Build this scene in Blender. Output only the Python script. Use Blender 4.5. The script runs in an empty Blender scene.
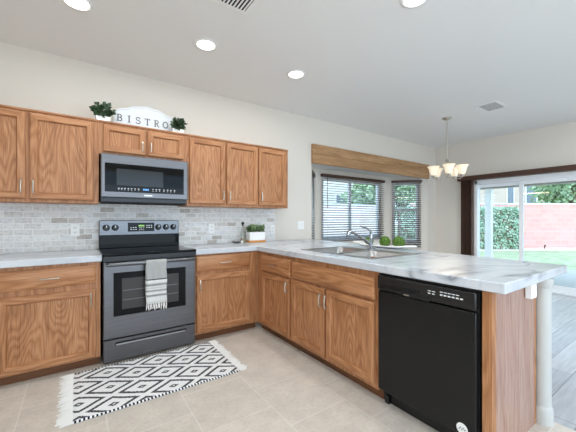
import bpy, bmesh, math, random
from mathutils import Vector, Matrix
random.seed(7)
sc = bpy.context.scene
C = sc.collection
R = math.radians
PI = math.pi

# ------------------------------------------------------------------ camera, light, exposure
cam = bpy.data.cameras.new('camera')
cam.sensor_width = 36.0
cam.lens = 303.1005 / 576 * 36
cam.shift_y = (218.8175 - 216) / 576
cam.clip_start = 0.02
cam_o = bpy.data.objects.new('camera', cam)
C.objects.link(cam_o)
cam_o.location = (0, -3.5428, 1.2078)
cam_o.rotation_euler = (PI / 2, 0, -0.6096)
sc.camera = cam_o

sc.view_settings.view_transform = 'Standard'
sc.view_settings.look = 'None'
sc.view_settings.gamma = 1.0
sc.view_settings.use_curve_mapping = False
sc.view_settings.exposure = 0.0
sc.cycles.use_denoising = True
sc.cycles.max_bounces = 10
sc.cycles.diffuse_bounces = 6
sc.cycles.glossy_bounces = 4
sc.cycles.transparent_max_bounces = 12
sc.cycles.sample_clamp_indirect = 6.0

world = bpy.data.worlds.new('sky')
sc.world = world
world.use_nodes = True
wn = world.node_tree
bg = wn.nodes['Background']
bg.inputs['Color'].default_value = (0.56, 0.77, 1.0, 1)
bg.inputs['Strength'].default_value = 3.3

def lamp(kind, name, loc, energy, color=(1, 1, 1), rot=(0, 0, 0), **kw):
    l = bpy.data.lights.new(name, kind)
    l.energy = energy
    l.color = color
    for k, v in kw.items():
        setattr(l, k, v)
    o = bpy.data.objects.new(name, l)
    o.location = loc
    o.rotation_euler = rot
    C.objects.link(o)
    return o

sun = lamp('SUN', 'sun', (0, 0, 10), 1.9, (1, 0.98, 0.96), angle=R(1.0))
sun.rotation_euler = Vector((0.45, 0.55, -0.70)).to_track_quat('-Z', 'Y').to_euler()

# light of the four cans in view (fixtures built below), plus added fills
XL_ = -1.7
CANS = [(0.004, -0.955), (0.928, -0.965), (1.892, -0.98), (1.913, -2.332)]
ADDED_FILLS = [(0.0, -2.33), (0.0, -3.75), (1.9, -3.75), (0.95, -5.2), (3.4, -4.2), (4.6, -5.6), (0.95, -3.0), (4.6, -3.2), (5.6, -3.2)]  # unseen lamps without fixtures, added to brighten the room and nook
CAN_W = 6.0
for x, y in CANS + ADDED_FILLS:
    lamp('AREA', 'can_and_fill_light', (x, y, 2.70), CAN_W, (0.95, 0.985, 1.0), shape='DISK', size=0.16)
# unseen fill panel added behind the camera, tilted up towards the ceiling
lamp('AREA', 'rear_fill', (2.4, -6.93, 1.35), 54.0, (0.86, 0.94, 1.0),
     rot=(R(128), 0, 0), shape='RECTANGLE', size=5.2, size_y=2.2)
# second unseen fill panel, added at the left to light the peninsula fronts
lamp('AREA', 'side_fill', (XL_ + .05, -5.55, 1.25), 66.0, (0.86, 0.94, 1.0),
     rot=(R(128), 0, R(-90)), shape='RECTANGLE', size=2.2, size_y=2.0)

# ------------------------------------------------------------------ materials
def lin(r, g, b):
    f = lambda c: (c / 255 / 12.92) if c / 255 <= 0.04045 else ((c / 255 + 0.055) / 1.055) ** 2.4
    return (f(r), f(g), f(b), 1)

def mat(name, col, rough=0.5, metal=0.0, spec=0.5, bump=None, emit=None, emit_s=0, coat=0):
    m = bpy.data.materials.new(name)
    m.use_nodes = True
    n = m.node_tree
    p = n.nodes['Principled BSDF']
    p.inputs['Base Color'].default_value = col
    p.inputs['Roughness'].default_value = rough
    p.inputs['Metallic'].default_value = metal
    p.inputs['Specular IOR Level'].default_value = spec
    p.inputs['Coat Weight'].default_value = coat
    if emit:
        p.inputs['Emission Color'].default_value = emit
        p.inputs['Emission Strength'].default_value = emit_s
    if bump:
        t = n.nodes.new('ShaderNodeTexNoise')
        t.inputs['Scale'].default_value = bump[0]
        t.inputs['Detail'].default_value = 3
        tc = n.nodes.new('ShaderNodeTexCoord')
        n.links.new(tc.outputs['Object'], t.inputs['Vector'])
        b = n.nodes.new('ShaderNodeBump')
        b.inputs['Strength'].default_value = bump[1]
        b.inputs['Distance'].default_value = bump[2] if len(bump) > 2 else 0.01
        n.links.new(t.outputs['Fac'], b.inputs['Height'])
        n.links.new(b.outputs['Normal'], p.inputs['Normal'])
    return m

class NT:
    """small node-graph helper"""
    def __init__(s, m):
        s.m = m; s.t = m.node_tree; s.p = s.t.nodes['Principled BSDF']
    def n(s, kind, **kw):
        x = s.t.nodes.new(kind)
        for k, v in kw.items():
            if k in x.inputs: x.inputs[k].default_value = v
            else: setattr(x, k, v)
        return x
    def l(s, a, b): s.t.links.new(a, b)
    def math(s, op, a, b=None, clamp=False):
        x = s.t.nodes.new('ShaderNodeMath'); x.operation = op; x.use_clamp = clamp
        for i, v in enumerate((a, b)):
            if v is None: continue
            if isinstance(v, (int, float)): x.inputs[i].default_value = v
            else: s.l(v, x.inputs[i])
        return x.outputs[0]
    def ramp(s, fac, stops, interp='LINEAR'):
        r = s.t.nodes.new('ShaderNodeValToRGB')
        e = r.color_ramp; e.interpolation = interp
        e.elements[0].position, e.elements[0].color = stops[0]
        e.elements[1].position, e.elements[1].color = stops[-1]
        for pos, c in stops[1:-1]:
            k = e.elements.new(pos); k.color = c
        s.l(fac, r.inputs[0])
        return r.outputs[0]
    def mix(s, fac, a, b, mode='MIX'):
        x = s.t.nodes.new('ShaderNodeMix'); x.data_type = 'RGBA'; x.blend_type = mode
        for i, v in ((0, fac), (6, a), (7, b)):
            if isinstance(v, (int, float)): x.inputs[i].default_value = v
            elif isinstance(v, tuple): x.inputs[i].default_value = v
            else: s.l(v, x.inputs[i])
        return x.outputs[2]
    def coords(s, scale=(1, 1, 1), rnd=False, loc=(0, 0, 0), rot=(0, 0, 0)):
        tc = s.n('ShaderNodeTexCoord')
        out = tc.outputs['Object']
        if rnd:
            oi = s.n('ShaderNodeObjectInfo')
            a = s.n('ShaderNodeVectorMath'); a.operation = 'SCALE'
            a.inputs[0].default_value = (7.3, 4.1, 9.7); s.l(oi.outputs['Random'], a.inputs['Scale'])
            b = s.n('ShaderNodeVectorMath'); b.operation = 'ADD'
            s.l(out, b.inputs[0]); s.l(a.outputs[0], b.inputs[1]); out = b.outputs[0]
        mp = s.n('ShaderNodeMapping')
        mp.inputs['Scale'].default_value = scale
        mp.inputs['Location'].default_value = loc
        mp.inputs['Rotation'].default_value = rot
        s.l(out, mp.inputs['Vector'])
        return mp.outputs[0]
    def sep(s, v):
        x = s.n('ShaderNodeSeparateXYZ'); s.l(v, x.inputs[0]); return x.outputs
    def noise(s, v, scale, detail=4, rough=0.55, dist=0.0):
        x = s.n('ShaderNodeTexNoise'); s.l(v, x.inputs['Vector'])
        x.inputs['Scale'].default_value = scale; x.inputs['Detail'].default_value = detail
        x.inputs['Roughness'].default_value = rough; x.inputs['Distortion'].default_value = dist
        return x.outputs['Fac']
    def bump(s, h, strength=0.2, dist=0.005):
        b = s.n('ShaderNodeBump'); b.inputs['Strength'].default_value = strength; b.inputs['Distance'].default_value = dist
        s.l(h, b.inputs['Height']); s.l(b.outputs[0], s.p.inputs['Normal'])

def oak(name, axis, dark, mid, light, rings=9.0, rough=0.42, ringw=0.55):
    m = mat(name, (1, 1, 1, 1), rough, spec=0.4)
    g = NT(m)
    def sc_(a, b):
        return tuple(b if i == axis else a for i in range(3))
    fine = g.noise(g.coords(sc_(1, 0.03), rnd=True), 190, 2, 0.6)
    broad = g.noise(g.coords(sc_(1, 0.10), rnd=True), 14, 3)
    field = g.noise(g.coords(sc_(1, 0.17), rnd=True), 4.2, 2.0, 0.45, 0.12)
    ring = g.math('PINGPONG', g.math('MULTIPLY', field, rings * 2), 1.0)
    ring = g.math('POWER', ring, 0.55)
    v = g.math('ADD', g.math('MULTIPLY', ring, ringw), g.math('MULTIPLY', broad, 1 - ringw))
    col = g.ramp(v, [(0.1, dark), (0.5, mid), (0.85, light)])
    pore = g.ramp(fine, [(0.36, (0.58, 0.52, 0.47, 1)), (0.52, (1, 1, 1, 1))])
    col = g.mix(0.7, col, pore, 'MULTIPLY')
    g.l(col, g.p.inputs['Base Color'])
    return m

OD, OM, OL = lin(140, 92, 58), lin(172, 117, 76), lin(196, 144, 103)
oak_v = oak('oak_vertical_grain', 2, OD, OM, OL, 14, ringw=0.4)
oak_h = oak('oak_horizontal_grain', 0, OD, OM, OL, 14, ringw=0.4)
oak_p = oak('oak_cathedral_panel', 2, lin(134, 88, 56), OM, OL, 30, ringw=0.44)
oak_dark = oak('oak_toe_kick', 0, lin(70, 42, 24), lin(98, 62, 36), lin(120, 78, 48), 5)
oak_y = oak('glare_lightened_oak', 2, lin(152, 114, 98), lin(170, 134, 118), lin(182, 148, 134), 5, ringw=0.35, rough=0.25)  # oak lightened so the daylight glare sits in its colour
board_m = oak('rustic_board', 0, lin(130, 96, 64), lin(176, 136, 96), lin(200, 162, 122), 6, rough=0.75, ringw=0.14)

wall_m = mat('cream_wall_paint', lin(220, 213, 203), 0.85, bump=(160, 0.08, 0.003))
ceil_m = mat('white_ceiling_paint', lin(236, 236, 234), 0.9, bump=(90, 0.25, 0.004))
trim_m = mat('white_trim_paint', lin(240, 240, 238), 0.4)
vinyl_m = mat('white_vinyl', lin(238, 240, 242), 0.35)
post_m = mat('soft_white_paint', lin(190, 190, 186), 0.5)
nickel = mat('brushed_nickel', lin(205, 200, 190), 0.28, 1.0)
chrome = mat('chrome', lin(176, 180, 186), 0.12, 1.0)
white_pl = mat('white_plastic', lin(240, 240, 238), 0.35)
black_gl = mat('black_glass', lin(8, 8, 9), 0.05, spec=0.16)
black_pl = mat('black_plastic', lin(20, 20, 21), 0.3)
dw_m = mat('black_enamel', lin(21, 21, 22), 0.22, spec=0.3, bump=(400, 0.04, 0.002))
dark_gap = mat('dark_gap', lin(8, 8, 8), 0.8)
mark_m = mat('white_print', lin(225, 228, 230), 0.5)
brown_m = mat('dark_walnut_vinyl', lin(74, 46, 32), 0.45, bump=(60, 0.1, 0.003))
slat_m = mat('dark_brown_slat', lin(84, 70, 63), 0.35)
white_cer = mat('white_ceramic', lin(242, 242, 240), 0.25)
sign_m = mat('white_washed_wood', lin(222, 225, 228), 0.7, bump=(50, 0.15, 0.003))
letter_m = mat('grey_letter_paint', lin(96, 98, 104), 0.6)
stopper_m = mat('black_rubber', lin(14, 14, 15), 0.5)
honey_m = mat('honey_wood', lin(208, 142, 66), 0.45, bump=(80, 0.1, 0.003))

def metal_brushed(name, col, rough, axis):
    m = mat(name, col, rough, 1.0)
    g = NT(m)
    s = tuple(0.02 if i == axis else 1 for i in range(3))
    f = g.noise(g.coords(s), 220, 2)
    g.l(g.ramp(f, [(0.3, tuple(c * 0.78 for c in col[:3]) + (1,)), (0.7, col)]), g.p.inputs['Base Color'])
    return m
steel = metal_brushed('dark_stainless', lin(116, 115, 117), 0.34, 0)
steel_l = metal_brushed('light_stainless', lin(116, 117, 120), 0.3, 0)
sink_m = metal_brushed('sink_steel', lin(178, 177, 176), 0.40, 1)

def leaf_mat(name, a, b, rough=0.5, scale=8):
    m = mat(name, a, rough); g = NT(m)
    g.l(g.ramp(g.noise(g.coords(), scale, 3), [(0.35, a), (0.65, b)]), g.p.inputs['Base Color'])
    g.p.inputs['Subsurface Weight'].default_value = 0.0
    return m
leaf_dark = leaf_mat('dark_green_leaf', lin(26, 44, 26), lin(66, 92, 60), 0.4, 30)
leaf_mid = leaf_mat('sage_green_leaf', lin(84, 116, 70), lin(160, 180, 136), 0.5, 30)
leaf_ball = leaf_mat('moss_green_leaf', lin(62, 100, 32), lin(124, 158, 66), 0.6, 60)
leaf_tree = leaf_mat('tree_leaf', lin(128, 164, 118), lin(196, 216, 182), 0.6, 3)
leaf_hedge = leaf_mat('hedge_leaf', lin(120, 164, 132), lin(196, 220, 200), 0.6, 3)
bark_m = mat('bark', lin(120, 100, 84), 0.9, bump=(20, 0.4))

def make_counter():
    m = mat('marbled_laminate', (1, 1, 1, 1), 0.22, spec=0.5); g = NT(m)
    v = g.coords((1, 1, 1))
    n1 = g.noise(g.coords((.6, 1.3, 1.0), rot=(0, 0, -.35)), 1.3, 3, 0.5, 0.5)
    vein = g.math('ABSOLUTE', g.math('SUBTRACT', n1, 0.5))
    veinc = g.ramp(vein, [(0.0, (0.36, 0.37, 0.39, 1)), (0.006, (0.68, 0.69, 0.71, 1)), (0.02, (1, 1, 1, 1))])
    n3 = g.noise(g.coords((1, 1, 1), loc=(3.1, 1.7, 0), rot=(0, 0, 0.6)), 3.4, 4, 0.6, 0.9)
    vein2 = g.ramp(g.math('ABSOLUTE', g.math('SUBTRACT', n3, 0.52)), [(0.0, (0.80, 0.81, 0.83, 1)), (0.012, (1, 1, 1, 1))])
    base = g.ramp(g.noise(v, 3.0, 5, 0.6), [(0.3, lin(178, 183, 190)), (0.62, lin(205, 208, 213))])
    keep = g.ramp(g.noise(g.coords((1, 1, 1), loc=(5, 2, 1)), 2.2, 2, 0.5), [(0.44, (0, 0, 0, 1)), (0.54, (1, 1, 1, 1))])
    col = g.mix(g.math('MULTIPLY', keep, 0.6), g.mix(g.math('ADD', g.math('MULTIPLY', keep, 0.7), 0.2), base, veinc, 'MULTIPLY'), vein2, 'MULTIPLY')
    g.l(col, g.p.inputs['Base Color'])
    return m
counter_m = make_counter()

def make_backsplash():
    m = mat('stone_mosaic', (1, 1, 1, 1), 0.5); g = NT(m)
    x, y, z = g.sep(g.coords())
    cb = g.n('ShaderNodeCombineXYZ'); g.l(x, cb.inputs[0]); g.l(z, cb.inputs[1])
    b = g.n('ShaderNodeTexBrick'); g.l(cb.outputs[0], b.inputs['Vector'])
    b.offset = 0.5
    b.inputs['Color1'].default_value = (0, 0, 0, 1); b.inputs['Color2'].default_value = (1, 1, 1, 1)
    b.inputs['Mortar'].default_value = (0.5, 0.5, 0.5, 1)
    b.inputs['Scale'].default_value = 1; b.inputs['Mortar Size'].default_value = 0.0034
    b.inputs['Mortar Smooth'].default_value = 0.3
    b.inputs['Brick Width'].default_value = 0.128; b.inputs['Row Height'].default_value = 0.053
    col = g.ramp(b.outputs['Color'], [(0.0, lin(156, 142, 128)), (0.06, lin(178, 167, 156)), (0.14, lin(208, 203, 197)), (0.30, lin(236, 236, 236)),
                                      (0.48, lin(222, 217, 211)), (0.66, lin(228, 229, 232)), (0.82, lin(242, 241, 238)), (1.0, lin(212, 207, 203))])
    mott = g.ramp(g.noise(g.coords((1, 1, 1.6)), 36, 5, 0.75), [(0.36, (0.50, 0.47, 0.45, 1)), (0.5, (0.95, 0.95, 0.95, 1))])
    col = g.mix(g.math('MULTIPLY', g.noise(g.coords((1, 1, 1.5), loc=(3, 0, 1)), 26, 3, 0.6), 0.7), col, lin(226, 224, 221))
    col = g.mix(0.6, col, mott, 'MULTIPLY')
    col = g.mix(b.outputs['Fac'], col, lin(238, 237, 235))
    g.l(col, g.p.inputs['Base Color'])
    g.bump(g.math('SUBTRACT', 1.0, b.outputs['Fac']), 0.35, 0.003)
    return m
splash_m = make_backsplash()

def make_tile():
    m = mat('beige_floor_tile', (1, 1, 1, 1), 0.38); g = NT(m)
    x, y, z = g.sep(g.coords())
    cb = g.n('ShaderNodeCombineXYZ')
    g.l(g.math('ADD', y, 1.44 + 8.8), cb.inputs[0]); g.l(g.math('SUBTRACT', x, 1.03 - 8.8), cb.inputs[1])
    b = g.n('ShaderNodeTexBrick'); g.l(cb.outputs[0], b.inputs['Vector'])
    b.offset = 0.5
    b.inputs['Color1'].default_value = (0, 0, 0, 1); b.inputs['Color2'].default_value = (1, 1, 1, 1)
    b.inputs['Scale'].default_value = 1; b.inputs['Mortar Size'].default_value = 0.0035; b.inputs['Mortar Smooth'].default_value = 0.3
    b.inputs['Brick Width'].default_value = 0.44; b.inputs['Row Height'].default_value = 0.44
    tint = g.ramp(b.outputs['Color'], [(0, lin(207, 199, 189)), (1, lin(215, 207, 197))])
    mott = g.ramp(g.noise(g.coords(), 7, 6, 0.65), [(0.3, (0.86, 0.85, 0.84, 1)), (0.7, (1.06, 1.05, 1.04, 1))])
    sp = g.ramp(g.noise(g.coords(), 45, 4, 0.7), [(0.35, (0.9, 0.89, 0.88, 1)), (0.55, (1, 1, 1, 1))])
    col = g.mix(1.0, g.mix(1.0, tint, mott, 'MULTIPLY'), sp, 'MULTIPLY')
    col = g.mix(g.math('MULTIPLY', b.outputs['Fac'], 0.6), col, lin(228, 222, 214))
    g.l(col, g.p.inputs['Base Color'])
    return m
tile_m = make_tile()

def make_plank():
    m = mat('grey_plank_floor', (1, 1, 1, 1), 0.24); g = NT(m)
    b = g.n('ShaderNodeTexBrick'); g.l(g.coords(), b.inputs['Vector'])
    b.offset = 0.37
    b.inputs['Color1'].default_value = (0, 0, 0, 1); b.inputs['Color2'].default_value = (1, 1, 1, 1)
    b.inputs['Scale'].default_value = 1; b.inputs['Mortar Size'].default_value = 0.003
    b.inputs['Brick Width'].default_value = 1.2; b.inputs['Row Height'].default_value = 0.18
    tint = g.ramp(b.outputs['Color'], [(0, lin(174, 176, 182)), (0.5, lin(184, 186, 192)), (1, lin(194, 196, 202))])
    st = g.ramp(g.noise(g.coords((0.08, 1, 1)), 40, 4), [(0.3, (0.82, 0.81, 0.81, 1)), (0.7, (1.05, 1.05, 1.05, 1))])
    col = g.mix(1.0, tint, st, 'MULTIPLY')
    col = g.mix(b.outputs['Fac'], col, lin(146, 146, 150))
    g.l(col, g.p.inputs['Base Color'])
    return m
plank_m = make_plank()

def make_rug():
    m = mat('black_white_weave', (1, 1, 1, 1), 0.95, spec=0.1); g = NT(m)
    v = g.coords()
    wob = g.noise(g.coords(), 120, 2)
    x, y, z = g.sep(v)
    w = g.math('MULTIPLY', g.math('SUBTRACT', wob, 0.5), 0.012)
    def tri(c, off, per):
        t = g.math('ADD', g.math('DIVIDE', g.math('ADD', c, off), per), 20.0)
        fr = g.math('FRACT', t)
        return g.math('MULTIPLY', g.math('ABSOLUTE', g.math('SUBTRACT', fr, 0.5)), 2.0)
    d = g.math('ADD', tri(g.math('ADD', x, w), -0.1995, 0.375), tri(g.math('ADD', y, w), 1.0415, 0.243))
    e = g.math('SUBTRACT', 1.0, g.math('ABSOLUTE', g.math('SUBTRACT', d, 1.0)))
    B, W = (0, 0, 0, 1), (1, 1, 1, 1)
    msk = g.ramp(e, [(0.0, W), (0.06, B), (0.19, W), (0.62, B), (0.83, W), (1.0, W)], 'CONSTANT')
    # border dashes along the long edges
    edge = g.math('GREATER_THAN', g.math('ABSOLUTE', g.math('ADD', y, 1.0125)), 0.331)
    dash = g.math('GREATER_THAN', g.math('FRACT', g.math('MULTIPLY', g.math('ADD', x, 3), 45)), 0.5)
    weave = g.math('GREATER_THAN', g.math('FRACT', g.math('MULTIPLY', g.math('ADD', y, 5), 62)), 0.22)
    col = g.mix(msk, lin(26, 28, 34), lin(236, 236, 236))
    col = g.mix(g.math('MULTIPLY', g.math('SUBTRACT', 1.0, weave), 0.45), col, lin(226, 226, 226))
    col = g.mix(edge, col, g.mix(dash, lin(236, 236, 236), lin(42, 44, 50)))
    g.l(col, g.p.inputs['Base Color'])
    g.bump(g.noise(g.coords((1, 1, 1)), 260, 2), 0.5, 0.004)
    return m
rug_m = make_rug()
fringe_m = mat('white_cotton_fringe', lin(236, 234, 230), 0.95, spec=0.1)

def make_towel():
    m = mat('striped_towel_cotton', (1, 1, 1, 1), 0.95, spec=0.1); g = NT(m)
    x, y, z = g.sep(g.coords())
    W, K, Gy = lin(226, 225, 222), lin(50, 52, 58), lin(176, 176, 174)
    # z measured from the thing's base at z = 0.40
    st = g.ramp(g.math('DIVIDE', z, 0.46), [(0.0, W), (0.29, K), (0.335, W), (0.375, Gy), (0.39, K), (0.42, W), (0.44, Gy), (0.47, W), (0.485, K), (0.53, Gy), (0.55, W), (0.60, K), (0.618, Gy)], 'CONSTANT')
    dots = g.math('GREATER_THAN', g.math('FRACT', g.math('MULTIPLY', g.math('ADD', x, g.math('MULTIPLY', z, 0.6)), 62)), 0.42)
    dots = g.math('MAXIMUM', dots, g.math('GREATER_THAN', z, 0.27))
    col = g.mix(dots, W, st)
    fl = g.ramp(g.noise(g.coords(), 300, 2), [(0.3, (0.82, 0.82, 0.82, 1)), (0.7, (1, 1, 1, 1))])
    g.l(g.mix(1.0, col, fl, 'MULTIPLY'), g.p.inputs['Base Color'])
    g.bump(g.noise(g.coords(), 300, 2), 0.4, 0.003)
    return m
towel_m = make_towel()

def glass_mat(name, tint=(0.96, 0.98, 0.98, 1), spec=1.0):
    m = bpy.data.materials.new(name); m.use_nodes = True
    t = m.node_tree; t.nodes.clear()
    o = t.nodes.new('ShaderNodeOutputMaterial'); mx = t.nodes.new('ShaderNodeMixShader')
    tr = t.nodes.new('ShaderNodeBsdfTransparent'); tr.inputs[0].default_value = tint
    gl = t.nodes.new('ShaderNodeBsdfGlossy'); gl.inputs['Roughness'].default_value = 0.0
    fr = t.nodes.new('ShaderNodeLayerWeight'); fr.inputs['Blend'].default_value = 0.5
    pw = t.nodes.new('ShaderNodeMath'); pw.operation = 'POWER'; pw.inputs[1].default_value = 4.5
    mu = t.nodes.new('ShaderNodeMath'); mu.operation = 'MULTIPLY_ADD'; mu.inputs[1].default_value = 0.8 * spec; mu.inputs[2].default_value = 0.04 * spec
    t.links.new(fr.outputs['Facing'], pw.inputs[0]); t.links.new(pw.outputs[0], mu.inputs[0]); t.links.new(mu.outputs[0], mx.inputs[0])
    t.links.new(tr.outputs[0], mx.inputs[1]); t.links.new(gl.outputs[0], mx.inputs[2]); t.links.new(mx.outputs[0], o.inputs[0])
    return m
pane_m = glass_mat('window_glass')
bottle_m = glass_mat('bottle_glass', (0.86, 0.88, 0.84, 1), 1.6)
glow_m = mat('frosted_lamp_glass', lin(226, 212, 190), 0.45, emit=(1, 0.84, 0.62, 1), emit_s=0.55)
disc_m = mat('lit_lens', (1, 1, 1, 1), 0.5, emit=(1, 0.97, 0.93, 1), emit_s=6.0)
digit_m = mat('blue_digits', lin(60, 120, 200), 0.5, emit=(0.2, 0.5, 1.0, 1), emit_s=1.2)
digit_g = mat('green_digits', lin(120, 180, 80), 0.5, emit=(0.55, 0.9, 0.3, 1), emit_s=0.6)

def make_block(name, c1, c2, c3):
    m = mat(name, (1, 1, 1, 1), 0.9); g = NT(m)
    x, y, z = g.sep(g.coords())
    cb = g.n('ShaderNodeCombineXYZ'); g.l(x, cb.inputs[0]); g.l(z, cb.inputs[1])
    b = g.n('ShaderNodeTexBrick'); g.l(cb.outputs[0], b.inputs['Vector'])
    b.inputs['Color1'].default_value = c1; b.inputs['Color2'].default_value = c2
    b.inputs['Mortar'].default_value = c3
    b.inputs['Scale'].default_value = 1; b.inputs['Mortar Size'].default_value = 0.012
    b.inputs['Brick Width'].default_value = 0.4; b.inputs['Row Height'].default_value = 0.2
    g.l(b.outputs['Color'], g.p.inputs['Base Color'])
    return m
block_m = make_block('pink_block_wall', lin(220, 164, 156), lin(226, 174, 167), lin(226, 180, 174))
block_pale = make_block('pale_block_wall', lin(230, 210, 206), lin(234, 218, 214), lin(236, 222, 219))
stucco_m = mat('beige_stucco', lin(200, 184, 172), 0.9, bump=(40, 0.2))
stucco_w = mat('pale_stucco', lin(232, 228, 222), 0.9, bump=(40, 0.2))
roof_m = mat('roof_tile', lin(160, 110, 90), 0.9)
gravel_m = mat('pale_gravel', lin(222, 212, 202), 0.95, bump=(60, 0.6, 0.02))
conc_m = mat('patio_concrete', lin(196, 194, 190), 0.85, bump=(30, 0.1))
def make_lawn():
    m = mat('lawn_grass', (1, 1, 1, 1), 0.95); g = NT(m)
    n = g.noise(g.coords(), 3.5, 5, 0.7)
    g.l(g.ramp(n, [(0.3, lin(136, 152, 118)), (0.55, lin(164, 174, 142)), (0.75, lin(188, 190, 166))]), g.p.inputs['Base Color'])
    return m
lawn_m = make_lawn()

# ------------------------------------------------------------------ mesh helpers
class MB:
    def __init__(s, off=(0, 0, 0)):
        s.bm = bmesh.new(); s.off = Vector(off)
    def face(s, vs, mi=0):
        f = s.bm.faces.new(vs); f.material_index = mi; return f
    def v(s, p): return s.bm.verts.new(Vector(p))
    def box(s, x0, x1, y0, y1, z0, z1, mi=0):
        if x0 > x1: x0, x1 = x1, x0
        if y0 > y1: y0, y1 = y1, y0
        if z0 > z1: z0, z1 = z1, z0
        v = [s.v(p) for p in ((x0, y0, z0), (x1, y0, z0), (x1, y1, z0), (x0, y1, z0), (x0, y0, z1), (x1, y0, z1), (x1, y1, z1), (x0, y1, z1))]
        for q in ((3, 2, 1, 0), (4, 5, 6, 7), (0, 1, 5, 4), (1, 2, 6, 5), (2, 3, 7, 6), (3, 0, 4, 7)):
            s.face([v[i] for i in q], mi)
        return s
    def prism(s, pts, axis, a, b, mi=0):
        """polygon pts in the two other axes, extruded along axis from a to b"""
        def P(p, t):
            q = list(p); q.insert(axis, t); return q
        A = [s.v(P(p, a)) for p in pts]; B = [s.v(P(p, b)) for p in pts]
        n = len(pts)
        s.face(A[::-1], mi); s.face(B, mi)
        for i in range(n): s.face([A[i], A[(i + 1) % n], B[(i + 1) % n], B[i]], mi)
        return s
    def tube(s, pts, r, seg=10, cap=True, mi=0):
        pts = [Vector(p) for p in pts]; n = len(pts)
        rs = r if isinstance(r, (list, tuple)) else [r] * n
        up = None; rings = []
        for i, p in enumerate(pts):
            t = (pts[min(i + 1, n - 1)] - pts[max(i - 1, 0)]).normalized()
            if up is None:
                up = t.orthogonal().normalized()
            else:
                up = (up - t * up.dot(t))
                up = up.normalized() if up.length > 1e-6 else t.orthogonal().normalized()
            w = t.cross(up)
            rings.append([s.v(p + (up * math.cos(2 * PI * k / seg) + w * math.sin(2 * PI * k / seg)) * rs[i]) for k in range(seg)])
        for a, b in zip(rings, rings[1:]):
            for k in range(seg): s.face([a[k], a[(k + 1) % seg], b[(k + 1) % seg], b[k]], mi)
        if cap:
            s.face(rings[0][::-1], mi); s.face(rings[-1], mi)
        return s
    def lathe(s, prof, c=(0, 0, 0), seg=24, mi=0, closed=False):
        rings = []
        for r, z in prof:
            rings.append([s.v((c[0] + r * math.cos(2 * PI * k / seg), c[1] + r * math.sin(2 * PI * k / seg), c[2] + z)) for k in range(seg)] if r > 1e-5
                         else [s.v((c[0], c[1], c[2] + z))])
        prs = list(zip(rings, rings[1:]))
        if closed: prs.append((rings[-1], rings[0]))
        for a, b in prs:
            for k in range(seg):
                k2 = (k + 1) % seg
                if len(a) == 1 and len(b) == 1: continue
                if len(a) == 1: s.face([a[0], b[k2], b[k]], mi)
                elif len(b) == 1: s.face([a[k], a[k2], b[0]], mi)
                else: s.face([a[k], a[k2], b[k2], b[k]], mi)
        return s
    def ring_stack(s, rects, cap=True, mis=(0, 0)):
        """rects: list of (x0,x1,z0,z1,y) nested rectangles joined in turn; mis = (rails, stiles) material"""
        rings = [[s.v((x0, y, z0)), s.v((x1, y, z0)), s.v((x1, y, z1)), s.v((x0, y, z1))] for x0, x1, z0, z1, y in rects]
        for a, b in zip(rings, rings[1:]):
            for k in range(4):
                s.face([a[k], a[(k + 1) % 4], b[(k + 1) % 4], b[k]], mis[0] if k in (0, 2) else mis[1])
        if cap: s.face(rings[-1], mis[0])
        return s
    def leaf(s, p, d, n, L, W, mi=0):
        d = Vector(d).normalized(); n = Vector(n); w = d.cross(n)
        w = w.normalized() if w.length > 1e-4 else d.orthogonal().normalized()
        up = w.cross(d)
        p = Vector(p)
        a = s.v(p); b = s.v(p + d * L * .45 + w * W * .5 + up * L * .08); c_ = s.v(p + d * L); e = s.v(p + d * L * .45 - w * W * .5 + up * L * .08)
        s.face([a, b, c_], mi); s.face([a, c_, e], mi)
    def build(s, name, m, parent=None, bevel=0.0, smooth=True, segs=2, angle=40, recalc=True, extra=None):
        if recalc: bmesh.ops.recalc_face_normals(s.bm, faces=s.bm.faces)
        if s.off.length > 0: bmesh.ops.translate(s.bm, verts=s.bm.verts, vec=-s.off)
        me = bpy.data.meshes.new(name); s.bm.to_mesh(me); s.bm.free()
        for k in (m if isinstance(m, (list, tuple)) else [m]): me.materials.append(k)
        if smooth:
            me.polygons.foreach_set('use_smooth', [True] * len(me.polygons))
            me.set_sharp_from_angle(angle=R(angle))
        o = bpy.data.objects.new(name, me); C.objects.link(o)
        if parent is not None: o.parent = parent
        if bevel:
            b = o.modifiers.new('bevel', 'BEVEL'); b.width = bevel; b.segments = segs; b.limit_method = 'ANGLE'; b.angle_limit = R(50)
            b.harden_normals = False
        return o

def marks(off, boxes, parent):
    for b in boxes:
        m = MB(off); m.box(*b); m.build('button_marking', mark_m, parent, smooth=False)

def tag(o, label=None, cat=None, group=None, kind=None):
    if label: o['label'] = label
    if cat: o['category'] = cat
    if group: o['group'] = group
    if kind: o['kind'] = kind
    return o

def thing(name, label, cat, loc=(0, 0, 0), rz=0.0, group=None):
    o = bpy.data.objects.new(name, None); o.empty_display_size = 0.05
    C.objects.link(o); o.location = loc; o.rotation_euler = (0, 0, rz)
    return tag(o, label, cat, group)

def struct(o): o['kind'] = 'structure'; return o

def place(o, loc, rz=0.0):
    o.location = loc; o.rotation_euler = (0, 0, rz); return o

def copy_tree(o, parent=None):
    c = o.copy(); C.objects.link(c)
    if parent is not None: c.parent = parent
    for ch in list(o.children): copy_tree(ch, c)
    return c

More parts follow.
